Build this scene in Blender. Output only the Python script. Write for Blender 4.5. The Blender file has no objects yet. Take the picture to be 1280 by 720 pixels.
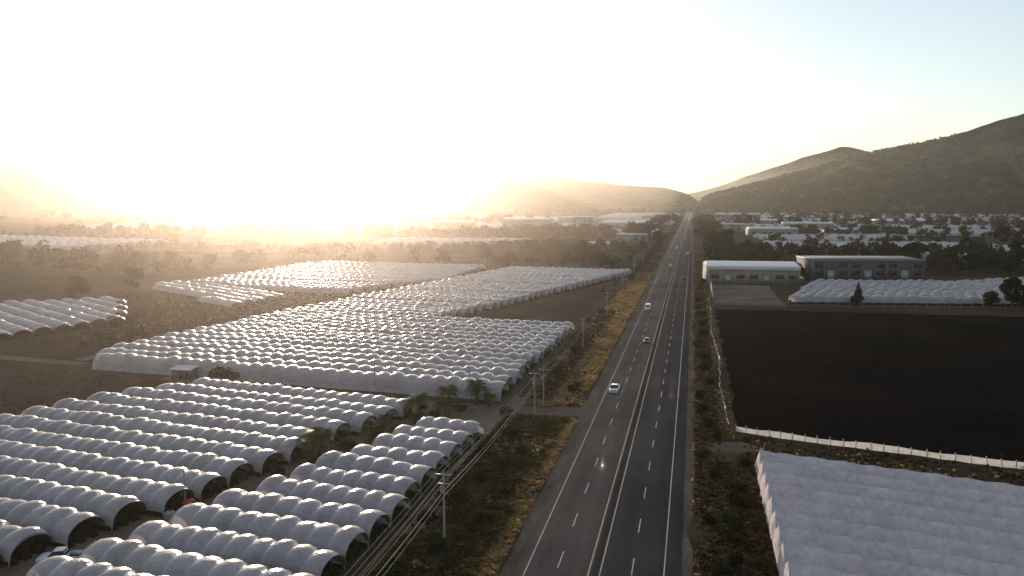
import bpy, math, random
import numpy as np
from mathutils import Vector
random.seed(7); rng=np.random.default_rng(7)
sc=bpy.context.scene
SUN_AZ=math.radians(-27); SUN_EL=math.radians(6)
SD=Vector((math.sin(SUN_AZ)*math.cos(SUN_EL),math.cos(SUN_AZ)*math.cos(SUN_EL),math.sin(SUN_EL)))

# ---------------------------------------------------------------- materials
def newmat(n):
    m=bpy.data.materials.new(n); m.use_nodes=True
    nt=m.node_tree; nt.nodes.clear()
    o=nt.nodes.new('ShaderNodeOutputMaterial'); return m,nt,o
def N(nt,t,**k):
    n=nt.nodes.new(t)
    for a,b in k.items():
        if a in n.inputs: n.inputs[a].default_value=b
        else: setattr(n,a,b)
    return n
def noise(nt,scale,detail=5,rough=.6,vec=None,stretch=None):
    g=nt.nodes.new('ShaderNodeNewGeometry')
    n=N(nt,'ShaderNodeTexNoise'); n.inputs['Scale'].default_value=scale
    n.inputs['Detail'].default_value=detail; n.inputs['Roughness'].default_value=rough
    if stretch:
        mp=nt.nodes.new('ShaderNodeMapping'); mp.inputs['Scale'].default_value=stretch
        nt.links.new(g.outputs['Position'],mp.inputs['Vector']); nt.links.new(mp.outputs[0],n.inputs['Vector'])
    else: nt.links.new(g.outputs['Position'],n.inputs['Vector'])
    return n.outputs['Fac']
def ramp(nt,fac,stops):
    r=nt.nodes.new('ShaderNodeValToRGB'); e=r.color_ramp.elements
    while len(e)<len(stops): e.new(.5)
    for i,(p,c) in enumerate(stops): e[i].position=p; e[i].color=(*c,1)
    nt.links.new(fac,r.inputs[0]); return r.outputs[0]
def mixc(nt,f,a,b,mode='MIX'):
    m=nt.nodes.new('ShaderNodeMix'); m.data_type='RGBA'; m.blend_type=mode
    for s,v in ((m.inputs[0],f),(m.inputs[6],a),(m.inputs[7],b)):
        if hasattr(v,'links'): nt.links.new(v,s)
        elif isinstance(v,(int,float)): s.default_value=v
        else: s.default_value=(*v,1)
    return m.outputs[2]
def bump(nt,fac,st,dist):
    b=nt.nodes.new('ShaderNodeBump'); b.inputs['Strength'].default_value=st; b.inputs['Distance'].default_value=dist
    nt.links.new(fac,b.inputs['Height']); return b.outputs[0]
def ground_mat(name,c1,c2,c3,s1=.02,s2=.4,bd=.15,rough=.95,furrow=None):
    m,nt,o=newmat(name)
    a=noise(nt,s1,6,.6); b=noise(nt,s2,8,.7)
    col=mixc(nt,b,ramp(nt,a,[(.35,c1),(.5,c2),(.68,c3)]),(.5,.5,.5),'OVERLAY')
    f=noise(nt,s2*3,6,.75)
    col=mixc(nt,1.0,col,ramp(nt,f,[(.3,(.55,.55,.55)),(.7,(1.25,1.25,1.25))]),'MULTIPLY')
    p=N(nt,'ShaderNodeBsdfDiffuse',Roughness=1.0)
    if furrow:
        g=nt.nodes.new('ShaderNodeNewGeometry'); mp=nt.nodes.new('ShaderNodeMapping')
        mp.inputs['Rotation'].default_value=(0,0,furrow[1]); nt.links.new(g.outputs['Position'],mp.inputs['Vector'])
        w=N(nt,'ShaderNodeTexWave'); w.inputs['Scale'].default_value=furrow[0]; w.inputs['Distortion'].default_value=.8
        w.inputs['Detail'].default_value=3; nt.links.new(mp.outputs[0],w.inputs['Vector'])
        col=mixc(nt,furrow[2],col,mixc(nt,1.,col,ramp(nt,w.outputs['Fac'],[(.2,(.6,.6,.6)),(.8,(1.3,1.3,1.3))]),'MULTIPLY'))
    nt.links.new(col,p.inputs['Color'])
    nt.links.new(bump(nt,f,.8,bd),p.inputs['Normal'])
    nt.links.new(p.outputs[0],o.inputs[0]); return m
def flat(name,c,rough=.6,metal=0,var=.15,scale=2.):
    m,nt,o=newmat(name)
    f=noise(nt,scale,5,.65)
    lo=tuple(x*(1-var) for x in c); hi=tuple(min(1,x*(1+var)) for x in c)
    p=N(nt,'ShaderNodeBsdfPrincipled',Roughness=rough,Metallic=metal)
    nt.links.new(ramp(nt,f,[(.35,lo),(.65,hi)]),p.inputs['Base Color'])
    nt.links.new(p.outputs[0],o.inputs[0]); return m
def plastic(name,c,tr=.35,rough=.35,gl=.18,wr=1.2,dark=.8):
    m,nt,o=newmat(name)
    st=noise(nt,.18,5,.7); dirt=noise(nt,1.3,4,.7)
    col=mixc(nt,1.0,ramp(nt,st,[(.3,tuple(x*dark for x in c)),(.65,c)]),ramp(nt,dirt,[(.3,(.78,.75,.72)),(.6,(1,1,1))]),'MULTIPLY')
    bn=bump(nt,noise(nt,wr,4,.6),.6,.18)
    d=N(nt,'ShaderNodeBsdfDiffuse'); t=N(nt,'ShaderNodeBsdfTranslucent'); g=N(nt,'ShaderNodeBsdfGlossy',Roughness=rough)
    for q in (d,t): nt.links.new(col,q.inputs['Color'])
    for q in (d,t,g): nt.links.new(bn,q.inputs['Normal'])
    m1=nt.nodes.new('ShaderNodeMixShader'); m1.inputs[0].default_value=tr
    nt.links.new(d.outputs[0],m1.inputs[1]); nt.links.new(t.outputs[0],m1.inputs[2])
    fr=N(nt,'ShaderNodeLayerWeight',Blend=.25); mu=N(nt,'ShaderNodeMath',operation='MULTIPLY_ADD')
    nt.links.new(fr.outputs['Fresnel'],mu.inputs[0]); mu.inputs[1].default_value=gl*1.6; mu.inputs[2].default_value=.04
    m2=nt.nodes.new('ShaderNodeMixShader'); nt.links.new(mu.outputs[0],m2.inputs[0])
    nt.links.new(m1.outputs[0],m2.inputs[1]); nt.links.new(g.outputs[0],m2.inputs[2])
    nt.links.new(m2.outputs[0],o.inputs[0]); return m
def leafmat(name,c1,c2,c3,scale=.6,tr=.3):
    m,nt,o=newmat(name)
    col=ramp(nt,noise(nt,scale,4,.7),[(.3,c1),(.5,c2),(.7,c3)])
    d=N(nt,'ShaderNodeBsdfDiffuse'); t=N(nt,'ShaderNodeBsdfTranslucent')
    nt.links.new(col,d.inputs[0]); nt.links.new(col,t.inputs[0])
    m1=nt.nodes.new('ShaderNodeMixShader'); m1.inputs[0].default_value=tr
    nt.links.new(d.outputs[0],m1.inputs[1]); nt.links.new(t.outputs[0],m1.inputs[2]); nt.links.new(m1.outputs[0],o.inputs[0]); return m

M_ground=ground_mat('dry_soil',(.055,.045,.03),(.095,.068,.046),(.145,.10,.068),.012,.25,.2)
M_scrubg=ground_mat('scrub_soil',(.06,.042,.026),(.11,.078,.05),(.19,.135,.09),.06,.8,.2)
M_dirt=ground_mat('dirt_track',(.17,.12,.09),(.23,.165,.12),(.30,.225,.17),.08,.8,.06)
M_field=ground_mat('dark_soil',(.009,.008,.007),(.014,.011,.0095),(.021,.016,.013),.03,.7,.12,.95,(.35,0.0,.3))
M_brown=ground_mat('tilled_soil',(.09,.06,.042),(.125,.085,.06),(.16,.115,.08),.03,.6,.2,.95,(.35,math.pi/2,.6))
M_green=ground_mat('crop_land',(.03,.033,.018),(.05,.05,.026),(.08,.068,.04),.03,.5,.2,.95,(.2,.3,.7))
M_film=plastic('tunnel_film',(.68,.60,.605),.34,.22,.5,1.4,.66)
M_film2=plastic('tunnel_film_far',(.62,.56,.56),.3,.3,.3,.6,.68)
M_net=plastic('shade_net',(.74,.65,.66),.08,.7,.0,2.)
M_fen=plastic('windbreak_film',(.85,.80,.76),.4,.6,.05,2.)
M_veg=leafmat('berry_plants',(.015,.02,.008),(.03,.04,.015),(.05,.06,.02))
M_steel=flat('galvanised_steel',(.35,.35,.35),.45,.6)
M_leaf=leafmat('leaves',(.022,.028,.01),(.044,.05,.018),(.08,.078,.03),.7)
M_leafd=leafmat('leaves_dark',(.012,.018,.008),(.024,.032,.012),(.048,.05,.02),.5,.2)
M_palm=leafmat('palm_leaf',(.05,.06,.018),(.095,.10,.03),(.17,.15,.055),.8,.4)
M_dry=leafmat('dry_grass_blades',(.20,.13,.06),(.33,.22,.10),(.50,.35,.17),.25,.5)
M_grn=leafmat('green_scrub_blades',(.035,.038,.013),(.075,.07,.026),(.16,.13,.05),.25,.3)
M_brn=leafmat('brown_scrub_blades',(.05,.035,.02),(.10,.072,.04),(.20,.14,.078),.25,.35)
M_bark=flat('bark',(.09,.065,.045),.9,0,.3,6)
M_conc=flat('concrete',(.32,.30,.28),.85,0,.15,1.5)

# ---------------------------------------------------------------- mesh helpers
def mesh(name,v,f,mats,mi=None,smooth=False):
    me=bpy.data.meshes.new(name); v=np.asarray(v,dtype=np.float32); f=np.asarray(f,dtype=np.int32)
    n=f.shape[1]; me.vertices.add(len(v)); me.vertices.foreach_set('co',v.ravel())
    me.loops.add(f.size); me.loops.foreach_set('vertex_index',f.ravel())
    me.polygons.add(len(f)); me.polygons.foreach_set('loop_start',np.arange(0,f.size,n,dtype=np.int32))
    for m in (mats if isinstance(mats,(list,tuple)) else [mats]): me.materials.append(m)
    if mi is not None: me.polygons.foreach_set('material_index',np.asarray(mi,dtype=np.int32))
    me.update(calc_edges=True); me.validate()
    if smooth: me.polygons.foreach_set('use_smooth',np.ones(len(me.polygons),dtype=bool))
    return me
def obj(name,me,loc=(0,0,0),rot=(0,0,0),scale=(1,1,1),parent=None):
    o=bpy.data.objects.new(name,me); sc.collection.objects.link(o)
    o.location=loc; o.rotation_euler=rot; o.scale=scale
    if parent: o.parent=parent
    return o
class MB:
    "accumulates quads"
    def __init__(s): s.v=[];s.f=[];s.m=[];s.n=0
    def add(s,v,f,m=0):
        v=np.asarray(v,float); f=np.asarray(f,int); s.v.append(v); s.f.append(f+s.n); s.m.append(np.full(len(f),m)); s.n+=len(v)
    def box(s,x0,x1,y0,y1,z0,z1,m=0):
        v=[(x,y,z) for z in (z0,z1) for x,y in ((x0,y0),(x1,y0),(x1,y1),(x0,y1))]
        s.add(v,[(0,3,2,1),(4,5,6,7),(0,1,5,4),(1,2,6,5),(2,3,7,6),(3,0,4,7)],m)
    def tube(s,pts,r,m=0,n=5):
        pts=[Vector(p) for p in pts]; rs=r if isinstance(r,(list,tuple)) else [r]*len(pts); V=[]
        for i,p in enumerate(pts):
            d=(pts[min(i+1,len(pts)-1)]-pts[max(i-1,0)]).normalized()
            a=d.orthogonal().normalized() if abs(d.z)>.9 else d.cross(Vector((0,0,1))).normalized(); b=d.cross(a)
            for k in range(n):
                t=2*math.pi*k/n; V.append(p+(a*math.cos(t)+b*math.sin(t))*rs[i])
        F=[(i*n+k,i*n+(k+1)%n,(i+1)*n+(k+1)%n,(i+1)*n+k) for i in range(len(pts)-1) for k in range(n)]
        s.add([tuple(q) for q in V],F,m)
    def mesh(s,name,mats,smooth=False): return mesh(name,np.concatenate(s.v),np.concatenate(s.f),mats,np.concatenate(s.m),smooth)
def sheet(name,poly,z,mat):
    me=bpy.data.meshes.new(name); me.from_pydata([(x,y,z) for x,y in poly],[],[list(range(len(poly)))]); me.materials.append(mat)
    if me.polygons[0].normal.z<0: me.flip_normals()
    return obj(name,me)
def rough_edge(poly,step=4.,j=.5):
    out=[]
    for a,b in zip(poly,poly[1:]+poly[:1]):
        L=math.dist(a,b); n=max(1,min(60,int(L/step)))
        for i in range(n): out.append((a[0]+(b[0]-a[0])*i/n+rng.normal(0,j),a[1]+(b[1]-a[1])*i/n+rng.normal(0,j)))
    return out
def inpoly(x,y,poly):
    c=np.zeros(len(x),bool); j=len(poly)-1
    for i in range(len(poly)):
        xi,yi=poly[i];xj,yj=poly[j]
        if yi!=yj: c^=((yi>y)!=(yj>y))&(x<(xj-xi)*(y-yi)/(yj-yi)+xi)
        j=i
    return c
def scatter(poly,n):
    P=np.array(poly); lo=P.min(0); hi=P.max(0); x=rng.uniform(lo[0],hi[0],n*2); y=rng.uniform(lo[1],hi[1],n*2)
    k=inpoly(x,y,poly); return x[k][:n],y[k][:n]

# ---------------------------------------------------------------- ground
sheet('ground',[(-30000,-2000),(30000,-2000),(30000,30000),(-30000,30000)],0,M_ground)
sheet('roadside_verge_ground',[(-37,40),(-19.2,40),(-19.2,900),(-34,900),(-30,437),(-34,300)],.008,M_scrubg)
sheet('roadside_verge_ground',[(-.3,40),(9,40),(8,400),(7,900),(-.3,900)],.008,M_scrubg)
sheet('gravel_shoulder',[(-19.1,40)]+[(-19.1,900)]+[(-20.9+rng.normal(0,.3),y) for y in range(900,40,-6)],.016,M_dirt)
sheet('gravel_shoulder',[(-.5,40)]+[(-.5,900)]+[(.9+rng.normal(0,.3),y) for y in range(900,40,-6)],.016,M_dirt)
sheet('dirt_track',[(-87,50),(-66,50),(-64,82),(-46,141),(-37,141),(-34.5,60),(-31.5,60),(-31,300),(-33.5,300),(-37,158),(-60,157.5),(-122,167),(-122,163),(-58,148),(-76,84)],.014,M_dirt)
sheet('access_road',rough_edge([(-37,150),(-19.1,153),(-19.1,160),(-37,157)],2,.25),.02,M_dirt)
sheet('access_road',rough_edge([(-.5,136),(12,137),(12,142.5),(-.5,142)],2,.25),.02,M_dirt)
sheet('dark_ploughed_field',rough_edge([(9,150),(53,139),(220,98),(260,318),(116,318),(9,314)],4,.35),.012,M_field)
sheet('brown_field',rough_edge([(-36,250),(-80,256),(-34,425),(-30,425)]),.012,M_brown)
sheet('brown_field',rough_edge([(-300,60),(-125,90),(-125,162),(-152,176),(-300,190)]),.012,M_brown)
sheet('yard_ground',[(8,320),(36,326),(36,402),(8,402)],.012,M_dirt)
for P_,m_ in [([(-420,470),(-250,470),(-240,560),(-430,560)],M_green),([(-230,480),(-130,475),(-110,545),(-230,550)],M_brown),([(-700,680),(-320,640),(-300,780),(-700,760)],M_brown),
          ([(-290,590),(-80,660),(-90,760),(-300,740)],M_green),([(-1000,800),(-820,800),(-820,1150),(-1000,1150)],M_green),([(-440,860),(-280,870),(-280,1000),(-430,1010)],M_green),
          ([(50,480),(230,470),(240,560),(48,600)],M_green),([(420,480),(640,500),(700,760),(430,730)],M_brown),([(-400,300),(-290,290),(-260,380),(-420,400)],M_green)]:
    sheet('farm_field',rough_edge(P_,12,1.5),.012,m_)
sheet('dirt_track',[(-155,178),(-159,178),(-152,245),(-136,320),(-122,380),(-108,460),(-104,460),(-118,380),(-131,318),(-147,243)],.02,M_dirt)
sheet('dirt_track',[(-300,186),(-152,172),(-152,176),(-300,192)],.018,M_dirt)

# ---------------------------------------------------------------- highway
def asphalt(name,base):
    m,nt,o=newmat(name)
    a=noise(nt,.35,5,.6,stretch=(1,.03,1)); b=noise(nt,6,6,.8); c=noise(nt,.05,3,.5)
    col=ramp(nt,a,[(.3,tuple(x*.75 for x in base)),(.7,tuple(x*1.3 for x in base))])
    col=mixc(nt,1.,col,ramp(nt,b,[(.3,(.8,.8,.8)),(.7,(1.2,1.2,1.2))]),'MULTIPLY')
    col=mixc(nt,1.,col,ramp(nt,c,[(.35,(.85,.85,.85)),(.6,(1.15,1.13,1.1))]),'MULTIPLY')
    p=N(nt,'ShaderNodeBsdfPrincipled',Roughness=.75); p.inputs['Specular IOR Level'].default_value=.3
    nt.links.new(col,p.inputs['Base Color']); nt.links.new(bump(nt,b,.3,.01),p.inputs['Normal'])
    nt.links.new(p.outputs[0],o.inputs[0]); return m
M_as1=asphalt('asphalt_worn',(.18,.13,.105)); M_as2=asphalt('asphalt_new',(.078,.064,.058)); M_shoulder=asphalt('asphalt_shoulder',(.06,.05,.045))
def road_xs(mb,x0,x1,z,m): mb.box(x0,x1,-100,3500,z-.1,z,m)
rb=MB(); mats=[M_as1,M_as2,M_shoulder]
road_xs(rb,-19.2,-10.4,.10,0); road_xs(rb,-9.8,-.4,.104,1)
rb.box(-10.4,-9.8,-100,3500,-.02,.12,2)
hw=obj('highway',rb.mesh('highway',mats))
pm,nt,o=newmat('road_paint')
p=N(nt,'ShaderNodeBsdfPrincipled',Roughness=.7); nt.links.new(ramp(nt,noise(nt,3,6,.8),[(.38,(.2,.17,.15)),(.55,(.50,.47,.44))]),p.inputs['Base Color']); nt.links.new(p.outputs[0],o.inputs[0]); M_paint=pm
M_yel=flat('faded_median_paint',(.40,.29,.20),.7,0,.4,3)
lm=MB()
def strip(x,w,y0,y1,z,m): lm.add([(x-w/2,y0,z),(x+w/2,y0,z),(x+w/2,y1,z),(x-w/2,y1,z)],[(0,1,2,3)],m)
strip(-17.9,.12,-50,3400,.106,0); strip(-2.3,.14,-50,3400,.110,0)
strip(-10.75,.16,-50,3400,.106,1); strip(-9.45,.15,-50,3400,.110,1)
for y in np.arange(40,1600,12.):
    strip(-14.4,.14,y,y+4.5,.106,0); strip(-5.9,.14,y,y+4.5,.110,0)
obj('road_markings',lm.mesh('road_markings',[M_paint,M_yel]))
# ---------------------------------------------------------------- tunnels
def tunnels(poly,ang,pitch,leg,rise,sp=3.0,sub=5,ns=10,mat=M_film,detail=True,bul=.3,name='plastic_tunnel_greenhouse',veg=True,skirt=False):
    ca,sa=math.cos(ang),math.sin(ang)
    P=[(x*ca+y*sa,-x*sa+y*ca) for x,y in poly]
    ys=[q[1] for q in P]; mb=MB(); y=min(ys)+pitch/2; first=2
    while y<max(ys)-pitch*.3:
        xs=[]
        for i in range(len(P)):
            (xa,ya),(xb,yb)=P[i],P[(i+1)%len(P)]
            if (ya>y)!=(yb>y): xs.append(xa+(xb-xa)*(y-ya)/(yb-ya))
        xs.sort()
        for a,b in zip(xs[::2],xs[1::2]):
            if b-a<6: continue
            a+=rng.uniform(-.8,.8); b+=rng.uniform(-.6,.6)
            nb=max(2,int(round((b-a)/sp))); n=nb*sub+1
            X=np.linspace(a,b,n); u=np.arange(n)/sub
            amp=np.repeat(rng.uniform(.55,1.35,nb),sub); amp=np.append(amp,amp[-1])
            B=(np.abs(np.sin(np.pi*u))**.6)*bul*amp
            skew=np.interp(u,np.arange(nb+1),rng.uniform(-.16,.16,nb+1))
            hj=np.interp(u,np.arange(nb+1),rng.uniform(-.16,.16,nb+1)); hr=rng.uniform(-.14,.14)
            t=np.linspace(0,np.pi,ns+1)
            s=np.sin(t)[None,:]
            yy=y-(pitch/2-.12)*np.cos(t)[None,:]+skew[:,None]*s-np.cos(t)[None,:]*B[:,None]*.5*s
            zz=leg+(rise+hr+hj[:,None])*s**.85+B[:,None]*(s**.5)-.25*(1-s)*(1-B[:,None])
            V=np.stack([np.repeat(X[:,None],ns+1,1),yy+0*zz,zz],-1).reshape(-1,3)
            i,j=np.meshgrid(np.arange(n-1),np.arange(ns),indexing='ij'); k=(i*(ns+1)+j).ravel()
            F=np.stack([k,k+ns+1,k+ns+2,k+1],-1)
            mb.add(V,F,0)
            if skirt and first>0 and b-a>20:
                top=V.reshape(n,ns+1,3)[:,0,:]; V2=np.stack([top+[0,-.02,-.02],top*[1,1,0]+[0,-.35,.03]],1).reshape(-1,3)
                V2[1::2,1]+=rng.normal(0,.12,n); q=np.arange(n-1)*2
                if first==2: mb.add(V2,np.stack([q,q+1,q+3,q+2],-1),0)
                first-=1
            if detail:
                for xe in (a,b):
                    mb.tube([(xe,y-(pitch/2-.12)*math.cos(q),leg-.05+(rise+hr)*max(0,math.sin(q))**.85) for q in np.linspace(0,math.pi,9)],.07,1,4)
                for xq in np.linspace(a,b,nb//2+1):
                    mb.box(xq-.05,xq+.05,y-pitch/2-.05,y-pitch/2+.05,0,leg,1)
            if veg:
                m=int((b-a)/1.2)+2; Xv=np.linspace(a+.6,b-.6,m)
                for yo in ((-pitch*.3,0,pitch*.3) if detail else (0,)):
                    w=.45 if detail else pitch*.4
                    h=rng.uniform(1.1,1.8,m); V=[];
                    for q in range(m):
                        V+= [(Xv[q],y+yo-w*rng.uniform(.8,1.2),.02),(Xv[q],y+yo-w*.6,h[q]),(Xv[q],y+yo+w*.6,h[q]*rng.uniform(.85,1.1)),(Xv[q],y+yo+w*rng.uniform(.8,1.2),.02)]
                    F=[(4*q+e,4*q+4+e,4*q+5+e,4*q+1+e) for q in range(m-1) for e in range(3)]+[(0,1,2,3),(4*m-4,4*m-1,4*m-2,4*m-3)]
                    mb.add(V,F,2)
        y+=pitch
    me=mb.mesh(name,[mat,M_steel,M_veg],True)
    return obj(name,me,rot=(0,0,ang))
A=[(-82,55),(-76,74),(-67,96),(-59,128),(-52,147),(-80,153),(-101,157),(-112,143),(-120,130),(-126,110),(-150,60)]
tunnels(A,math.radians(-8),5.9,1.15,2.05,sp=2.8,sub=6,bul=.5)
B=[(-72,62),(-66,79),(-57,101),(-45,139),(-36,139),(-37,100),(-38,62)]
tunnels(B,math.radians(-7),5.9,1.15,2.2,sp=2.8,sub=6,bul=.5)
C=[(-142,169),(-39,161),(-36,247),(-83,254),(-32,436),(-100,444),(-127,317),(-141,243),(-151,180)]
tunnels(C,math.radians(-4.4),5.9,1.2,2.0,sp=3.4,sub=4,ns=8,bul=.6,skirt=True)
tunnels([(-233,332),(-147,321),(-117,376),(-118,455),(-226,459)],math.radians(-4),7,1.1,2.0,sp=4,sub=3,ns=6,mat=M_film2,detail=False,bul=.6)
tunnels([(-285,240),(-227,281),(-188,233),(-202,190),(-290,190)],math.radians(-30),6,.9,1.6,sub=3,ns=6,mat=M_film2,detail=False,bul=.5)
tunnels([(-250,330),(-235,345),(-165,305),(-170,272)],math.radians(-30),6,.9,1.6,sub=3,ns=6,mat=M_film2,detail=False,bul=.5)
tunnels([(37,333),(111,345),(215,354),(215,470),(120,415),(58,405)],math.radians(8),5.6,1.2,2.0,sp=4.5,sub=3,ns=6,mat=M_film2,detail=False,bul=.8)
def far(poly,ang,sp=8.,pitch=9): tunnels(poly,math.radians(ang),pitch,1.2,2.6,sp=sp,sub=2,ns=4,mat=M_film2,detail=False,veg=False,bul=.9)
far([(48,640),(206,575),(320,620),(206,760),(60,740)],5)
far([(70,770),(200,790),(206,900),(60,860)],5)
far([(240,470),(420,480),(420,600),(250,560)],5)
far([(60,960),(420,900),(400,1040),(60,1050)],-4,12)
far([(60,1085),(390,1075),(380,1190),(60,1180)],-4,12)
far([(450,800),(800,900),(800,1000),(430,940)],8,12)
far([(430,980),(790,1040),(800,1150),(420,1180)],8,12)
far([(40,1260),(330,1260),(310,1360),(40,1350)],-4,20,12)
far([(40,1390),(300,1395),(300,1500),(40,1480)],-4,20,12)
far([(360,1270),(900,1250),(900,1400),(370,1410)],6,20,12)
far([(380,1450),(880,1440),(900,1600),(380,1560)],6,20,12)
far([(60,1600),(400,1600),(380,1740),(60,1720)],-3,30,14)
far([(60,1790),(400,1800),(380,1960),(60,1900)],-3,30,14)
far([(430,1700),(800,1650),(820,1900),(420,1980)],-3,30,16)
far([(-330,1050),(-180,1000),(-150,1150),(-330,1200)],-4,12)
far([(-140,1200),(-30,1200),(-30,1400),(-140,1420)],-4,12)
far([(-520,1250),(-220,1250),(-200,1550),(-500,1500)],-4,20,14)
far([(-800,900),(-450,860),(-430,1050),(-800,1100)],-10,20,14)
far([(-180,1500),(-30,1480),(-30,1900),(-180,1900)],-4,20,14)
far([(-700,560),(-480,540),(-460,640),(-700,680)],-10,12,10)
far([(-270,650),(-140,690),(-150,740),(-280,720)],-8,10,9)
far([(-120,860),(-40,870),(-40,980),(-120,970)],-4,10,9)

# shade-net canopy on the right
def canopy(wx,ly,ang,org):
    mb=MB(); pitch=4.7; px=4.0; nx=int(wx/px); ny=int(ly/pitch); sx=8; sy=14; sh=math.tan(ang)
    X=np.linspace(0,nx*px,nx*sx+1); Y=np.linspace(0,ny*pitch,ny*sy+1)
    XX,YY=np.meshgrid(X,Y,indexing='ij')
    fy=(YY/pitch)%1.0; fy[:,-1]=1.0
    fx=np.abs(((XX/px)%1.0)-.5)*2; fx=1-fx       # 0 at posts, 1 midway
    pk=.27
    ridge=np.where(fy<pk,fy/pk,1-(fy-pk)/(1-pk)); ridge=ridge**1.1
    Z=2.3+2.1*ridge*(1-.17*fx**.8)-.12*fx*(1-ridge)
    cell=rng.normal(0,.035,(nx+2,ny+1)); Z+=cell[np.clip((XX/px+.5).astype(int),0,nx+1),np.clip((YY/pitch).astype(int),0,ny)]*ridge
    YY2=YY+.45*fx**.8*ridge
    i,j=np.meshgrid(np.arange(len(X)-1),np.arange(len(Y)-1),indexing='ij'); k=(i*len(Y)+j).ravel()
    PX=XX+sh*YY
    mb.add(np.stack([PX,YY2,Z],-1).reshape(-1,3),np.stack([k,k+len(Y),k+len(Y)+1,k+1],-1),0)
    for side in ('L','F'):
        if side=='L': top=[(PX[0,q],YY2[0,q],Z[0,q]) for q in range(len(Y))]; off=(-.5,0)
        else: top=[(PX[q,-1],YY2[q,-1],Z[q,-1]) for q in range(len(X))]; off=(0,.5)
        V=[]
        for q in top: V+=[(q[0],q[1],q[2]),(q[0]+off[0]*.5+rng.normal(0,.05),q[1]+off[1]*.5,q[2]*.5),(q[0]+off[0],q[1]+off[1],.02)]
        F=[(3*q+e,3*q+3+e,3*q+4+e,3*q+1+e) for q in range(len(top)-1) for e in (0,1)]
        mb.add(V,F,0)
    for a in range(nx+1):
        for b in range(ny):
            yp=(b+pk)*pitch; xp=a*px+sh*yp; mb.box(xp-.04,xp+.04,yp-.04,yp+.04,0,4.25,1)
    return obj('shade_net_greenhouse',mb.mesh('shade_net',[M_net,M_steel],False),loc=org,rot=(0,0,ang))
an=math.radians(-13.5); L=79.9
canopy(84,L+.1,an,(10.8,128.5-L/math.cos(an),0))

# ---------------------------------------------------------------- plants
def leaves(centers,radii,n,size,flatten=.8):
    c=np.asarray(centers,float); r=np.asarray(radii,float)
    k=rng.choice(len(c),n,p=r**2/np.sum(r**2)); d=rng.normal(size=(n,3)); d/=np.linalg.norm(d,axis=1)[:,None]
    rad=r[k]*rng.uniform(.45,1.08,n)
    P=c[k]+d*rad[:,None]*np.array([1,1,flatten])
    a=rng.normal(size=(n,3)); a/=np.linalg.norm(a,axis=1)[:,None]; b=np.cross(a,rng.normal(size=(n,3))); b/=np.linalg.norm(b,axis=1)[:,None]
    s=(size*rng.uniform(.5,1.3,n))[:,None]
    V=np.stack([P-a*s,P+b*s*.6,P+a*s,P-b*s*.6],1).reshape(-1,3)
    return V,np.arange(4*n).reshape(-1,4)
def tree_mesh(h,w,n,size,mat,seed,conif=False):
    mb=MB(); R=random.Random(seed)
    mb.tube([(0,0,-.1),(R.uniform(-.1,.1)*w*.3,0,h*.25),(R.uniform(-.1,.1)*w,R.uniform(-.1,.1)*w,h*.6),(0,0,h*.85)],[h*.035,h*.028,h*.016,.03],1,6)
    C=[];Rd=[]
    for i in range(13):
        if conif: z=h*(.2+.75*i/12); q=w*.5*(1.05-(i/12)); a=R.uniform(0,6.28); p=(math.cos(a)*q*.4,math.sin(a)*q*.4,z); rr=q*.7+.2
        else:
            z=h*R.uniform(.32,.9); q=w*.5*math.sin(math.pi*min(1,(z/h-.12)/.9))**.7; a=R.uniform(0,6.28); f=R.uniform(.3,.85); p=(math.cos(a)*q*f,math.sin(a)*q*f,z); rr=w*R.uniform(.14,.26)
        C.append(p);Rd.append(rr)
        if i%2==0: mb.tube([(0,0,z*.55),((p[0])*.6,p[1]*.6,z*.85),p],[h*.014,h*.01,.02],1,4)
    V,F=leaves(C,Rd,n,size); mb.add(V,F,0)
    return mb.mesh('tree',[mat,M_bark])
T=[tree_mesh(8,7,1500,.42,M_leaf,1),tree_mesh(10,8,1800,.45,M_leafd,2),tree_mesh(7,6,1300,.36,M_leaf,3),tree_mesh(9,5,1300,.4,M_leafd,4,True),tree_mesh(12,8,1800,.5,M_leafd,5)]
BU=[tree_mesh(3.,4,900,.22,M_leaf,11),tree_mesh(2.4,3.4,800,.2,M_leafd,12),tree_mesh(3.6,3.2,800,.2,M_leaf,13)]
def put(name,me,x,y,s=1,sz=None): return obj(name,me,(x,y,0),(0,0,rng.uniform(0,6.28)),(s,s,sz or s*rng.uniform(.85,1.15)))
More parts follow.
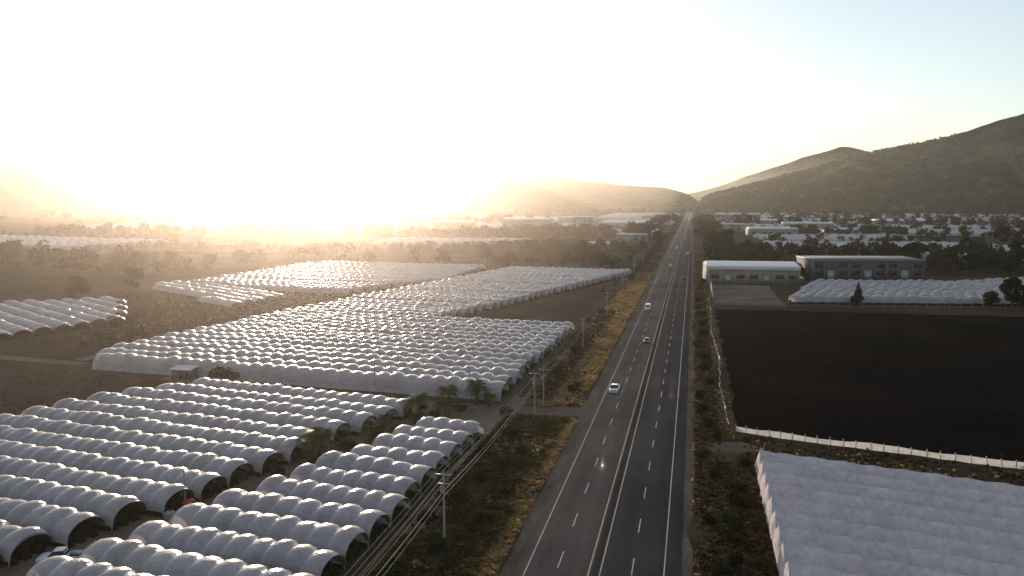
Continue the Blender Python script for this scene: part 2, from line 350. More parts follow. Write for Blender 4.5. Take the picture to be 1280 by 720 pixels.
for x,y,k,s in [(64,336,3,1),(117,332,4,1.1),(121,336,1,1.),(156,500,4,1.5),(165,505,1,1.2),(148,508,4,1.3),(250,741,4,1.6),(262,735,1,1.4),(236,750,0,1.3),(14,455,1,1),(16,480,0,1.2),(12,510,4,1.1),(20,530,1,1.3),(14,560,4,1.3),(22,585,1,1.3),(12,610,0,1.3),(26,630,4,1.4),(13,650,1,1.3),(17,700,4,1.3),(75,470,1,1.2),(92,475,4,1.2),(54,440,0,.9),
                (205,500,4,1.5),(215,510,1,1.3),(195,455,0,1.1),(-27,640,1,1.2),(-26,600,0,1),(-29,690,4,1.1),(-30,560,2,1.1),(-28,500,0,.8),(-31,460,2,.8),(128,330,0,1.1),(190,380,1,1.3),(-112,480,0,1.1),(-130,500,1,1.1),(-60,520,1,1),(-75,560,4,1),(30,470,1,1.2),(40,500,4,1.3),(34,540,1,1.4),(44,560,0,1.4),(120,520,1,1.2),(135,540,4,1.3),(180,600,1,1.4),
                (-235,300,4,1.),(-250,285,1,1.1),(-262,300,0,1.1),(-150,470,1,1.2),(-170,480,4,1),(-200,475,0,1.2),
                (62,480,4,1.4),(105,485,1,1.4),(118,480,4,1.3),(132,470,0,1.3),(146,478,1,1.3),(172,490,4,1.4),(185,480,1,1.3),(10,440,1,1.1),(11,425,0,.9),(137,333,4,1.),(150,336,1,1.1),(112,337,0,.9)]:
    put('tree',T[k],x,y,s)
for x,y,k,s in [(-107,165,0,1.1),(-104,165.5,1,.9),(-110,166,1,.8),(6,100,2,1.25),(6.5,112,0,.8),(5.5,92,1,.8),(-24.5,172,0,.9),(-33.5,128,1,1),(-31,105,0,.8),(-30,112,1,.8),(-26,98,0,.7),(-33,96,1,.9),(-35,150,1,.9),(-36,205,0,1),(-34,230,1,.9),(-33,262,2,.9),(3.5,150,0,.9),(2.8,160,1,.8),(4.5,185,1,.8),(3,215,0,1),(4,250,1,1),(3.5,290,0,1),(3.2,330,1,1.1),(4,370,2,1.2),(5,400,1,1.2),(50,142,1,.5),(-172,215,0,1.3),(-180,220,1,1.3),(-165,210,1,1),(-28,120,0,.9),(-27,127,1,.7),(-31,136,0,.8),(-29,88,1,.8),(-32,82,0,.9),(-25,108,1,.6),(4,122,1,.7),(2.5,132,0,.6),(7,84,0,.8),(3,104,1,.6),
                (-56,122,0,.8),(-57,113,1,.9),(-54,131,1,.8),(-49,139,0,.9),(-47.5,143,1,.8),(-52,149.5,1,.8),(-45,151,0,.7),(-61,108,1,.7),(2.2,172,1,.8),(3.8,200,1,1.),(2.6,232,0,.8),(4.2,270,1,.9),(3,310,1,.9),(9,128,0,.7),(5,142.5,1,.6),(7,116,1,.9),(4,88,1,.9),(-32,188,0,1.),(-31,215,1,.8),(-32,290,1,1.)]:
    put('bush',BU[k],x,y,s)
def palm_mesh(h,seed,nf=34,Lf=2.7):
    R=random.Random(seed); mb=MB(); lx,ly=R.uniform(-.4,.4),R.uniform(-.4,.4)
    mb.tube([(0,0,-.1),(lx*.3,ly*.3,h*.5),(lx,ly,h)],[.28,.2,.17],1,7)
    for i in range(nf):
        a=R.uniform(0,6.28); e=R.uniform(-.35,1.15); l=Lf*R.uniform(.8,1.1); pts=[]
        for k in range(6):
            s=k/5; pts.append(Vector((lx+math.cos(a)*l*s*math.cos(e*.8),ly+math.sin(a)*l*s*math.cos(e*.8),h+math.sin(e)*l*s-1.1*s*s*l*.55)))
        side=Vector((-math.sin(a),math.cos(a),0))
        for k in range(5):
            for q in range(3):
                s=(k+q/3)/5; p=pts[k].lerp(pts[k+1],q/3); w=.62*math.sin(math.pi*min(1,.15+s*.85))+.1; d=(pts[k+1]-pts[k]).normalized()
                for sg in (-1,1):
                    tip=p+side*sg*w+d*.35-Vector((0,0,.22*w)); mb.add([tuple(p),tuple(p+d*.15),tuple(tip+d*.06),tuple(tip)],[(0,1,2,3)],0)
    return mb.mesh('palm_tree',[M_palm,M_bark])
PM=[palm_mesh(3.2,1),palm_mesh(3.6,2),palm_mesh(2.6,3)]
for x,y,k,s in [(-59,118,0,1.3),(-52.8,127,2,1.15),(-50.5,130,2,.9),(-50.5,143.5,1,1.15),(-43,157,1,1.15),(-48,155,0,1.1),(-46.5,147,2,1.),(-55,137,2,.8),(-40,156.5,2,.8)]: put('palm_tree',PM[k],x,y,s,s)

def mass(name,pts,hs,mat,per=160,size=.9):
    V=[];F=[];n=0
    for (x,y),h in zip(pts,hs):
        c=[(x+rng.uniform(-.3,.3)*h,y+rng.uniform(-.3,.3)*h,h*rng.uniform(.3,.8)) for _ in range(5)]
        v,f=leaves(c,[h*rng.uniform(.18,.36) for _ in range(5)],per,size*h/8); V.append(v);F.append(f+n);n+=len(v)
    return obj(name,mesh(name,np.concatenate(V),np.concatenate(F),mat))
def line(p,q,n,j): 
    t=rng.uniform(0,1,n); return [(p[0]+(q[0]-p[0])*a+rng.normal(0,j),p[1]+(q[1]-p[1])*a+rng.normal(0,j)) for a in t]
def area(poly,n): x,y=scatter(poly,n); return list(zip(x,y))
def do(pts,h0,h1,per=150,mat=M_leafd): mass('distant_trees',pts,rng.uniform(h0,h1,len(pts)),mat,per)
do(line((-330,430),(-520,470),60,12)+line((-300,400),(-240,520),18,10),7,12)
do(line((-230,560),(-60,640),90,14)+line((-60,480),(-120,700),40,14),5,10)
do(line((-260,760),(-110,830),80,14)+line((-180,900),(-60,820),60,14)+line((-60,800),(-35,1500),60,6),8,15)
do(line((-700,760),(-300,800),90,20)+line((-900,560),(-560,520),60,15),8,15)
do(line((12,700),(20,1500),80,7)+line((45,610),(300,560),80,9)+line((60,950),(430,880),90,10),7,14)
do(line((430,760),(800,870),70,15)+line((300,700),(430,1200),50,12)+line((30,1220),(900,1210),130,12),9,16,110)
do(line((60,755),(210,770),35,4)+line((60,1065),(400,1058),50,5)+line((430,960),(800,1020),50,6)+line((40,1372),(310,1378),50,6)+line((380,1430),(890,1420),70,6)+line((60,1760),(400,1770),50,8),6,12,90)
do(line((30,1540),(900,1630),110,15)+line((50,2020),(1500,1900),220,25)+line((-1500,1700),(-50,1950),180,30)+line((-900,1200),(-200,1220),120,20),10,18,80)
do(area([(-36,330),(-30,330),(-22,900),(-34,900)],90),2,5,80)
do(area([(-1400,1000),(-1400,1900),(-250,1900),(-250,1000)],140),8,16,80)
do(area([(900,1100),(1500,1200),(1300,1900),(800,1800)],160),8,16,80)
do(line((220,478),(400,470),50,6)+line((225,350),(300,330),25,5)+area([(12,450),(58,450),(50,620),(12,690)],45)+area([(100,490),(230,480),(230,560),(110,570)],45),6,11)
do(line((-155,190),(-235,300),22,3)+line((-300,232),(-190,186),14,4),2,4,100)
do(area([(-120,470),(-36,460),(-34,700),(-200,700)],80),3,7,90)
do(line((-430,560),(-240,570),50,6)+line((-430,400),(-260,385),30,6)+line((-320,640),(-700,690),50,8),4,9,100)

# grass tufts
def tufts(name,poly,n,h,mat,w=.35,thr=-.6):
    x,y=scatter(poly,n); n=len(x)
    den=np.sin(x*.35+y*.11)+np.sin(y*.23-x*.2)+rng.normal(0,.7,n); k=den>thr; x=x[k];y=y[k];n=len(x)
    V=[];hh=h*rng.uniform(.4,1.4,n)
    for q in range(3):
        a=rng.uniform(0,6.28,n); dx=np.cos(a)*w*rng.uniform(.5,1.2,n); dy=np.sin(a)*w*rng.uniform(.5,1.2,n); lx=rng.normal(0,.25,n)*hh; ly=rng.normal(0,.25,n)*hh
        V.append(np.stack([np.stack([x-dx*.4,y-dy*.4,0*x],-1),np.stack([x+dx*.4,y+dy*.4,0*x],-1),np.stack([x+dx+lx,y+dy+ly,hh],-1),np.stack([x-dx+lx,y-dy+ly,hh*.8],-1)],1))
    V=np.concatenate(V).reshape(-1,3); return obj(name,mesh(name,V,np.arange(len(V)).reshape(-1,4),mat))
tufts('dry_grass',[(-28,160),(-21.5,160),(-21,450),(-29,450)],15000,.55,M_dry,.3,-.8)
tufts('brown_scrub',[(-29,160),(-21.5,160),(-21,450),(-29,450)],2500,.5,M_brn,.35)
tufts('dry_grass',[(-25,60),(-21,60),(-21,150),(-24,150)],9000,.5,M_dry,.3,-1.2)
tufts('dry_grass',[(-34,158),(-27,158),(-27,450),(-31,450)],5000,.55,M_dry)
tufts('dry_grass',[(-34,60),(-23.5,60),(-22.5,150),(-35,150)],5000,.5,M_dry,.3)
tufts('green_scrub',[(-34.5,60),(-23.5,60),(-22.5,150),(-35,150)],8000,.7,M_grn,.4,-.2)
tufts('brown_scrub',[(-34.5,60),(-23.5,60),(-22.5,150),(-35,150)],6000,.6,M_brn,.4)
tufts('brown_scrub',[(-36,165),(-28,162),(-27,300),(-34,300)],3500,.7,M_brn,.4)
tufts('brown_scrub',[(1.2,60),(5.5,60),(5.5,450),(1.2,450)],10000,.5,M_brn,.35)
tufts('green_scrub',[(1.2,60),(5,60),(5.5,450),(1.2,450)],2500,.6,M_grn,.4,.4)
tufts('brown_scrub',[(5,60),(10.5,60),(10.5,136),(5,136)],4500,.6,M_brn,.4)
tufts('dry_grass',[(0.8,60),(9,60),(7,380),(.8,380)],3500,.4,M_dry,.3,0)
tufts('brown_scrub',[(10,132),(46,123),(110,106),(110,119),(53,136),(9,147)],3000,.5,M_brn,.35)
tufts('dry_grass',[(10,132),(46,123),(110,106),(110,119),(53,135),(9,146)],900,.45,M_dry,.3)
tufts('brown_scrub',[(-320,60),(-128,90),(-125,160),(-155,172),(-320,184)],7000,.35,M_brn)
tufts('brown_scrub',[(-160,195),(-156,245),(-140,320),(-118,440),(-230,320),(-185,230),(-190,195)],7000,.5,M_brn,.6)
tufts('dry_grass',[(-160,195),(-156,245),(-140,320),(-118,440),(-230,320),(-185,230),(-190,195)],1500,.4,M_dry,.4,.4)

# ---------------------------------------------------------------- fences
def fence(name,pts,h,mat,sheeted=True,step=3.):
    mb=MB(); P=[]
    for a,b in zip(pts[:-1],pts[1:]):
        L=math.dist(a,b); n=max(1,int(L/step))
        for i in range(n): P.append((a[0]+(b[0]-a[0])*i/n+rng.normal(0,.08),a[1]+(b[1]-a[1])*i/n+rng.normal(0,.08)))
    P.append(pts[-1])
    for x,y in P: mb.box(x-.05,x+.05,y-.05,y+.05,0,h+.15,1)
    V=[]
    for i,(x,y) in enumerate(P):
        hh=h*rng.uniform(.65,1.0); o=rng.normal(0,.15); V+=[(x+o,y-.08+o,.03),(x,y-.1,hh*.5),(x,y-.06,hh)]
    if sheeted: mb.add(V,[(3*i+e,3*i+3+e,3*i+4+e,3*i+1+e) for i in range(len(P)-1) for e in (0,1)],0)
    else:
        for z in (.5,1.,h): mb.tube([(x,y,z) for x,y in P],.025,1,3)
    return obj(name,mb.mesh(name,[mat,M_steel]))
fence('plastic_windbreak_fence',[(8.3,149),(20,145.5),(53,137.5),(80,130),(130,117)],1.25,M_fen,True,2.)
fence('plastic_windbreak_fence',[(7.4,152),(6.7,185),(7.6,215),(6.4,260),(7.2,317)],.7,M_fen,True,2.4)
fence('wire_fence',[(36,327),(117,338)],1.8,M_conc,False,4)

# ---------------------------------------------------------------- utility poles + wires
def pole_obj(x,y,h,arms=True):
    mb=MB(); mb.tube([(0,0,-.1),(0,0,h)],[.17,.11],0,7)
    if arms:
        mb.box(-1.1,1.1,-.06,.06,h-.55,h-.42,1); mb.box(-.8,.8,-.05,.05,h-1.7,h-1.6,1)
        for q in (-1,-.35,.35,1): mb.tube([(q,0,h-.42),(q,0,h-.2)],[.06,.04],2,5)
        mb.tube([(-.25,-.1,h-2.7),(-.25,-.1,h-1.9)],.2,1,7)
    return obj('utility_pole',mb.mesh('utility_pole',[M_conc,M_steel,M_bark]),(x,y,0))
PY=[32,92,150.5,221,285,350,420,490,560,640,720,800,900,1000]
for y in PY: pole_obj(-29.4,y,9.2)
pole_obj(-29.2,159,8.2); pole_obj(-68,95,5.2,False); pole_obj(-47.5,168,5.5,False); pole_obj(7.5,345,9); pole_obj(6,430,9); pole_obj(-68,163.5,6,False)
wb=MB()
for dx,z in [(-1,9),(-.35,9),(.35,9),(1,9),(-.7,7.6),(.7,7.6),(-.2,6.4),(.1,6.1)]:
    for a,b in zip(PY[:-1],PY[1:]):
        sag=(b-a)*.012*rng.uniform(.8,1.2); wb.tube([(-29.4+dx,a+(b-a)*t/8,z-sag*4*(t/8)*(1-t/8)) for t in range(9)],.022 if z>7 else .035,0,3)
obj('power_lines',wb.mesh('power_lines',[flat('cable',(.12,.11,.10),.7)]))

# ---------------------------------------------------------------- vehicles
M_glass=flat('dark_glass',(.02,.022,.025),.1); M_tyre=flat('tyre',(.02,.02,.02),.8); M_lamp=flat('headlamp_glass',(.7,.7,.68),.15); M_red=flat('tail_lamp',(.4,.02,.02),.3)
def wheel(mb,x,y,r=.33,w=.22):
    ring=lambda xx,rr:[(xx,y+math.cos(t)*rr,r+math.sin(t)*rr) for t in np.linspace(0,2*math.pi,13)[:-1]]
    V=ring(x-w/2,r)+ring(x+w/2,r)+ring(x-w/2-.01,r*.55)+ring(x+w/2+.01,r*.55)
    F=[(i,(i+1)%12,12+(i+1)%12,12+i) for i in range(12)]+[(i,(i+1)%12,24+(i+1)%12,24+i) for i in range(12)]+[(12+i,12+(i+1)%12,36+(i+1)%12,36+i) for i in range(12)]
    mb.add(V,F,1)
    for o in (24,36): mb.add([V[o+i] for i in (0,3,6,9)],[(0,1,2,3)],4)
def loft(mb,secs,m,cap=True):
    V=[]
    for y,wb_,wt,z0,z1 in secs:
        zc=z0+(z1-z0)*.55; V+=[(-wb_*.94,y,z0),(-wb_,y,zc),(-wt,y,z1-.03),(-wt*.8,y,z1),(wt*.8,y,z1),(wt,y,z1-.03),(wb_,y,zc),(wb_*.94,y,z0)]
    n=8; F=[(i*n+k,i*n+(k+1)%n,(i+1)*n+(k+1)%n,(i+1)*n+k) for i in range(len(secs)-1) for k in range(n)]
    for b in (0,(len(secs)-1)*n): F+=[(b,b+1,b+6,b+7),(b+1,b+2,b+5,b+6),(b+2,b+3,b+4,b+5)]
    mb.add(V,F,m)
def vehicle(name,kind,col,x,y,rot=0):
    mb=MB(); mat=flat(name+'_paint',col,.25,.1,.05)
    if kind=='car':
        loft(mb,[(-2.15,.7,.66,.35,.75),(-2.0,.84,.78,.22,.86),(-.9,.88,.82,.2,.95),(.9,.88,.82,.2,.98),(1.9,.85,.78,.22,.95),(2.1,.74,.7,.35,.85)],0)
        loft(mb,[(-.95,.8,.78,.93,.97),(-.35,.76,.62,.93,1.40),(.9,.76,.62,.93,1.42),(1.6,.8,.72,.93,1.0)],2)
        loft(mb,[(-.32,.6,.6,1.40,1.45),(.9,.6,.6,1.42,1.47)],0); L=2.15
    elif kind=='pickup':
        loft(mb,[(-2.6,.8,.76,.4,.95),(-2.45,.92,.86,.3,1.05),(-1.3,.95,.9,.28,1.15),(.6,.95,.9,.28,1.15)],0)
        loft(mb,[(-1.35,.86,.84,1.12,1.17),(-.8,.84,.7,1.12,1.72),(.35,.84,.7,1.12,1.75),(.6,.86,.78,1.12,1.2)],2)
        loft(mb,[(-.75,.68,.68,1.72,1.79),(.4,.68,.68,1.75,1.82)],0)
        mb.box(-.95,-.83,.6,2.6,.4,1.12,0);mb.box(.83,.95,.6,2.6,.4,1.12,0);mb.box(-.829,.829,2.5,2.6,.4,1.1,0);mb.box(-.829,.829,.6,2.499,.4,.62,1); L=2.6
    else:
        loft(mb,[(-2.7,.85,.8,.4,1.0),(-2.5,.98,.9,.3,1.2),(-1.9,1.,.95,.3,1.45),(-1.2,1.0,.85,.3,2.2),(2.6,1.0,.88,.3,2.3),(2.7,.95,.85,.4,2.2)],0)
        loft(mb,[(-2.0,.9,.86,1.4,1.47),(-1.3,.9,.78,1.4,2.13)],2); mb.box(-1.01,-.985,-1.2,-.3,1.4,1.9,2); mb.box(.985,1.01,-1.2,-.3,1.4,1.9,2); L=2.7
    for sx in (-1,1):
        for wy in (-L*.63,L*.62): wheel(mb,sx*.82,wy)
        mb.box(sx*.62-.14,sx*.62+.14,-L-.02,-L+.12,.6,.76,3); mb.box(sx*.66-.12,sx*.66+.12,L-.1,L+.02,.65,.85,5)
        mb.box(sx*1.0-.1,sx*1.0+.1,-.95,-.85,.98,1.12,0)
    mb.box(-.7,.7,-L-.05,-L+.1,.3,.42,1)
    return obj(name,mb.mesh(name,[mat,M_tyre,M_glass,M_lamp,M_steel,M_red]),(x,y,.108 if x>-19 and x<0 else .02),(0,0,rot))
vehicle('pickup_truck','pickup',(.8,.8,.8),-16.1,174)
vehicle('car','car',(.16,.16,.17),-12.6,236)
vehicle('van','van',(.8,.8,.79),-16.,305)
vehicle('car','car',(.6,.6,.6),-13,500)
vehicle('car','car',(.35,.06,.05),-3.8,430,math.pi)
vehicle('car','car',(.3,.3,.3),-16.1,560)
vehicle('van','van',(.7,.7,.7),-13,660)
vehicle('van','van',(.7,.7,.7),-3.9,600,math.pi)
vehicle('car','car',(.6,.6,.6),-7.6,800,math.pi)
vehicle('car','car',(.6,.6,.6),-12.9,960)
vehicle('van','van',(.6,.6,.6),-4,1100,math.pi)
vehicle('pickup_truck','pickup',(.78,.78,.78),-71.5,76.5,math.radians(-70))

# ---------------------------------------------------------------- small site objects
M_redp=flat('red_plastic',(.40,.06,.045),.5)
def tank(x,y,s,mat):
    mb=MB(); mb.tube([(0,0,0),(0,0,1.2),(0,0,1.45),(0,0,1.5),(0,0,1.62)],[.75,.75,.5,.25,.22],0,14)
    for z in (.3,.6,.9): mb.tube([(0,0,z-.03),(0,0,z+.03)],.78,0,14)
    return obj('water_tank',mb.mesh('water_tank',[mat],False),(x,y,0),(0,0,0),(s,s,s))
tank(-64.6,92,1.35,M_redp); tank(-66.4,93.6,1.2,M_redp); tank(-66.8,90,1.,M_conc)
def hut(name,x,y,w,d,h,col,rot=0):
    mb=MB(); m=flat(name+'_wall',col,.8); mb.box(-w/2,w/2,-d/2,d/2,0,h,0)
    mb.add([(-w/2-.3,-d/2-.3,h+.05),(w/2+.3,-d/2-.3,h+.05),(w/2+.3,d/2+.3,h+.5),(-w/2-.3,d/2+.3,h+.5)],[(0,1,2,3)],1)
    mb.box(-w*.1,w*.1,-d/2-.03,-d/2+.02,0,h*.8,2); mb.box(w*.22,w*.38,-d/2-.03,-d/2+.02,h*.45,h*.75,2)
    return obj(name,mb.mesh(name,[m,M_steel,M_glass]),(x,y,0),(0,0,rot))
hut('shed',-117,165.5,5,3,2.3,(.12,.09,.06)); hut('shed',-160,330,5,4,2.5,(.2,.18,.16)); hut('pump_house',-55,153.3,2.4,2,1.6,(.3,.27,.24))

# buildings
def building(name,x,y,w,d,h,rot,wall,roofc,style=0):
    e=bpy.data.objects.new(name,None); sc.collection.objects.link(e); e.location=(x,y,0); e.rotation_euler=(0,0,rot)
    mw=flat(name+'_wall',wall,.8,0,.12,.8); mr=flat(name+'_roof',roofc,.5,0,.08,.5); mbn=flat(name+'_band',tuple(min(.8,c*1.6) for c in wall),.7)
    mb=MB(); mb.box(0,w,0,d,0,h,0); obj('walls',mb.mesh('walls',[mw]),parent=e)
    mb=MB()
    if style==0:
        r=h+1.8; mb.add([(-.4,-.4,h+.01),(w+.4,-.4,h+.01),(w+.4,d/2,r),(-.4,d/2,r),(w+.4,d+.4,h+.01),(-.4,d+.4,h+.01)],[(0,1,2,3),(3,2,4,5)],0)
        mb.add([(0,0,h),(0,d/2,r-.1),(0,d/2,r-.1),(0,d,h)],[(0,1,2,3)],0); mb.add([(w,0,h),(w,d/2,r-.1),(w,d/2,r-.1),(w,d,h)],[(0,1,2,3)],0)
        mb.box(-.3,w+.3,-.5,-.05,h-1.6,h+.35,0)
    else:
        mb.box(-.3,w+.3,-.3,d+.3,h,h+.4,0); mb.box(-.4,w+.4,-.45,-.3,h-.6,h+.9,0)
    obj('roof',mb.mesh('roof',[mr]),parent=e)
    mb=MB(); nb=max(3,int(w/6))
    for i in range(nb):
        x0=w*(i+.2)/nb; x1=w*(i+.8)/nb
        if i%3==1: mb.box(x0,x1,-.06,.02,0,h*.55,1)
        else:
            mb.box(x0,x1,-.06,.02,h*.35,h*.55,0)
            if style: mb.box(x0,x1,-.06,.02,h*.68,h*.85,0)
    obj('windows_and_doors',mb.mesh('openings',[M_glass,M_steel]),parent=e)
    mb=MB()
    for i in range(nb+1): mb.box(w*i/nb-.2,w*i/nb+.2,-.15,.03,0,h-.01 if style else h-1.65,0)
    obj('pilasters',mb.mesh('pilasters',[mbn]),parent=e)
W=(.35,.33,.3)
building('warehouse',8,405,43,30,8.6,math.radians(5),(.26,.22,.20),(.66,.64,.62))
building('packing_shed',59,425,55,26,11,math.radians(11),(.09,.085,.08),(.20,.19,.19),1)
building('warehouse',-235,990,60,40,14,.1,(.3,.28,.26),(.55,.54,.53))
building('farm_building',-150,1010,26,18,16,.0,W,(.4,.4,.4),1)
building('warehouse',-120,1080,60,30,8,.0,W,(.6,.6,.6))
building('farm_building',-95,640,30,14,5,.1,(.2,.18,.16),(.4,.38,.35),0)
building('warehouse',520,1400,90,40,10,.1,W,(.6,.6,.6))
for q in [(60,905,50,30,8,.1,0),(140,930,34,20,7,.0,0),(250,1215,70,30,9,.1,0),(90,1225,50,24,8,0,0),(40,1550,80,30,10,0,0),(-90,1440,50,26,9,0,0),(330,660,40,22,7,.3,1),(440,700,60,30,9,.2,0),(-330,1010,50,26,9,.2,0),(620,1190,80,34,10,.1,0),(90,625,30,14,6,.2,0),(150,565,26,12,5,.2,0),(-70,760,28,16,7,.1,1),
          (-85,1010,40,24,9,.0,1),(-190,1160,50,30,12,.1,0),(30,1010,40,22,9,.0,1),(110,1060,60,26,9,.0,0),(-60,1300,26,20,14,0,1)]:
    building('warehouse' if q[6]==0 else 'farm_building',*q[:6],(.3,.27,.24),tuple([rng.uniform(.35,.7)]*3),q[6])
mb=MB(); mb.box(9,35,322,322.3,0,2.2,0); mb.box(8.7,9,322,403,0,2.2,0)
obj('yard_wall',mb.mesh('yard_wall',[flat('block_wall',(.2,.18,.16),.9)]))

# ---------------------------------------------------------------- hills
def hill_mat(name,c1,c2,c3):
    m,nt,o=newmat(name); a=noise(nt,.005,8,.7); b=noise(nt,.035,8,.8)
    col=mixc(nt,1.,ramp(nt,a,[(.4,c1),(.5,c2),(.6,c3)]),ramp(nt,b,[(.42,(.35,.38,.35)),(.58,(1.5,1.4,1.25))]),'MULTIPLY')
    p=N(nt,'ShaderNodeBsdfDiffuse'); nt.links.new(col,p.inputs['Color']); nt.links.new(bump(nt,b,1.,22.),p.inputs['Normal']); nt.links.new(p.outputs[0],o.inputs[0]); return m
M_hill=hill_mat('hill_scrub',(.04,.052,.014),(.085,.09,.03),(.19,.155,.07))
M_hleaf=leafmat('hill_leaves',(.02,.032,.008),(.04,.052,.015),(.08,.08,.028),.02,.25)
from mathutils import noise as mn
def hill(name,tab,R,foot,back,amp,seed,da=.25,nr=70,trees=0):
    az=np.arange(tab[0][0],tab[-1][0]+da/2,da); tn=np.interp(az,[t[0] for t in tab],[t[1] for t in tab])
    ks=np.array([1,2,3,2,1.])/9; tn=np.convolve(np.pad(tn,2,'edge'),ks,'valid')
    rr=np.concatenate([np.linspace(foot,R,nr),np.linspace(R,back,16)[1:]]); V=[]
    for a,t in zip(az,tn):
        sa,ca=math.sin(math.radians(a)),math.cos(math.radians(a)); H=t*R+43
        for r in rr:
            s=(r-foot)/(R-foot) if r<=R else 1-(r-R)/(back-R); s=max(0,min(1,s)); s0=s*s*(3-2*s) if r<=R else s; s0=s0*.65+s*.35
            x,y=r*sa,r*ca; rid=mn.fractal(Vector((x/420+seed,y/420,seed)),.9,2.1,6)
            spur=mn.ridged_multi_fractal(Vector((x/500+seed,y/800,0)),.9,2.1,5,1,2)
            w=4*s*(1-s) if r<=R else 0
            z=H*s0*(1+amp*w*(spur*.5-.6))+rid*amp*H*.25*min(1,s*3)*(.35+.65*w)
            V.append((x,y,max(z,-2) if s>0 else -3))
    n=len(rr); i,j=np.meshgrid(np.arange(len(az)-1),np.arange(n-1),indexing='ij'); k=(i*n+j).ravel()
    o=obj(name,mesh(name,V,np.stack([k,k+1,k+n+1,k+n],-1),M_hill,smooth=True))
    if trees:
        V=np.array(V); idx=rng.integers(0,len(V)-n-1,trees); f=rng.uniform(0,1,(trees,1)); g=rng.uniform(0,1,(trees,1))
        P=V[idx]*(1-f)*(1-g)+V[idx+1]*f*(1-g)+V[idx+n]*(1-f)*g+V[np.minimum(idx+n+1,len(V)-1)]*f*g
        P=P[(P[:,2]>4)&(np.hypot(P[:,0],P[:,1])<R*1.04)]
        cl=np.sin(P[:,0]*.013)+np.sin(P[:,1]*.017+P[:,0]*.006)+rng.normal(0,.6,len(P)); P=P[cl>.1]
        C=np.repeat(P,7,0)+rng.normal(0,2.8,(len(P)*7,3))*[1,1,.6]+[0,0,2.]; m=len(C)
        a=rng.normal(size=(m,3)); a/=np.linalg.norm(a,axis=1)[:,None]; b=np.cross(a,rng.normal(size=(m,3))); b/=np.linalg.norm(b,axis=1)[:,None]
        s=rng.uniform(1.2,3.4,(m,1)); Q=np.stack([C-a*s,C+b*s*.7,C+a*s,C-b*s*.7],1).reshape(-1,3)
        obj('hillside_trees',mesh('hillside_trees',Q,np.arange(4*m).reshape(-1,4),M_hleaf))
    return o
hill('hill',[(-62,.0),(-55.8,.02),(-49.1,.024),(-45.2,.0317),(-43.6,.031),(-41,.021),(-36.4,.0213),(-31.4,.0218),(-26.1,.0223),(-21.7,.0305),(-18.1,.0416),(-16.7,.0457),(-15,.0349),(-12.7,.0299),(-10.4,.0279),(-8.1,.0189),(-4.8,.0138),(-2,.0108),(-.2,.002),(.6,-.012)],3200,2300,4300,.45,3.)
hill('hill',[(.2,-.012),(.9,.0),(2.9,.0096),(4.9,.0188),(9,.0365),(12.8,.0512),(15.6,.0663),(18.2,.0798),(19.8,.0866),(26,.11),(35,.12),(48,.08),(60,0)],2700,2000,4000,.9,8.,.15,100,26000)
hill('mountain',[(-6,0),(-.2,.003),(1.8,.0125),(4.4,.0285),(7,.044),(9.0,.053),(9.5,.0573),(10.1,.053),(10.7,.0512),(11.3,.047),(11.9,.045),(16,.03),(24,.0)],7000,5600,8600,.5,14.)

# ---------------------------------------------------------------- haze: thin everywhere, extra volume added west of the road to imitate sun glare
def air(name,x0,x1,y0,y1,z1,dens,col):
    mb=MB(); mb.box(x0,x1,y0,y1,-5,z1,0)
    hm,nt,o=newmat(name); vs=N(nt,'ShaderNodeVolumeScatter',Density=dens,Anisotropy=.85); vs.inputs['Color'].default_value=(*col,1)
    nt.links.new(vs.outputs[0],o.inputs['Volume']); obj(name,mb.mesh(name,[hm]))
air('haze',-9000,9000,-700,9500,170,.00009,(1,.92,.84))
air('glare_haze',-8000,-45,-400,5200,130,.00013,(1,.80,.66))

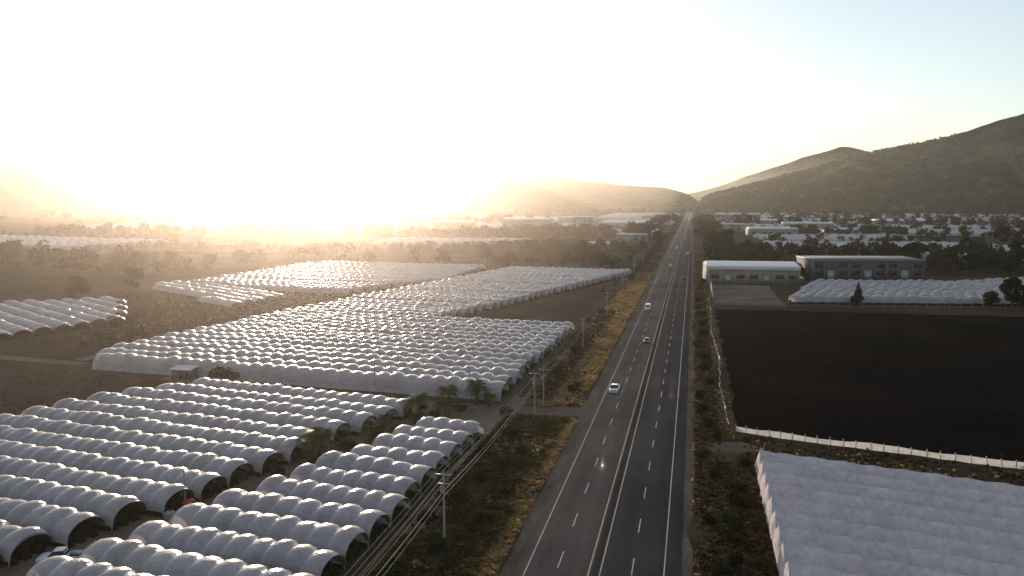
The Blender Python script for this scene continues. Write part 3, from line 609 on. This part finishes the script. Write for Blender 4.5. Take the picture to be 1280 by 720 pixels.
# ---------------------------------------------------------------- sky, sun
w=bpy.data.worlds.new('World'); sc.world=w; w.use_nodes=True; nt=w.node_tree; nt.nodes.clear()
o=nt.nodes.new('ShaderNodeOutputWorld'); bg=nt.nodes.new('ShaderNodeBackground')
sky=nt.nodes.new('ShaderNodeTexSky'); sky.sky_type='NISHITA'; sky.sun_disc=False; sky.sun_elevation=SUN_EL; sky.sun_rotation=SUN_AZ
sky.altitude=1500; sky.air_density=1.; sky.dust_density=2.2; sky.ozone_density=1.
# pale fill light added to the Nishita sky, brighter on the sun's side
tc=nt.nodes.new('ShaderNodeTexCoord'); dp=nt.nodes.new('ShaderNodeVectorMath'); dp.operation='DOT_PRODUCT'; dp.inputs[1].default_value=SD
nt.links.new(tc.outputs['Generated'],dp.inputs[0])
mr=nt.nodes.new('ShaderNodeMapRange'); mr.inputs['From Min'].default_value=-.3; mr.inputs['From Max'].default_value=.75; mr.inputs['To Min'].default_value=.38; mr.inputs['To Max'].default_value=1.05
nt.links.new(dp.outputs['Value'],mr.inputs['Value'])
vm=nt.nodes.new('ShaderNodeVectorMath'); vm.operation='SCALE'; vm.inputs[0].default_value=(2.0,2.1,2.25); nt.links.new(mr.outputs[0],vm.inputs['Scale'])
thin=nt.nodes.new('ShaderNodeMix'); thin.data_type='RGBA'; thin.blend_type='ADD'; thin.inputs[0].default_value=1
nt.links.new(vm.outputs[0],thin.inputs[7])
nt.links.new(sky.outputs[0],thin.inputs[6])
bg.inputs[1].default_value=.15; nt.links.new(thin.outputs[2],bg.inputs[0]); nt.links.new(bg.outputs[0],o.inputs[0])
sl=bpy.data.lights.new('sun','SUN'); sl.energy=5; sl.angle=math.radians(.5); sl.color=(1,.80,.62)
so=bpy.data.objects.new('sun',sl); sc.collection.objects.link(so); so.rotation_euler=SD.to_track_quat('Z','Y').to_euler()
sc.view_settings.view_transform='Standard'; sc.view_settings.look='None'; sc.view_settings.exposure=0

# ---------------------------------------------------------------- camera
cd=bpy.data.cameras.new('camera'); co=bpy.data.objects.new('camera',cd); sc.collection.objects.link(co); sc.camera=co
cd.sensor_width=36; cd.lens=36*1004/1280; cd.clip_end=60000; cd.clip_start=.5
co.location=(0,0,43); co.rotation_euler=(math.radians(90-6.53),0,math.radians(12.7))
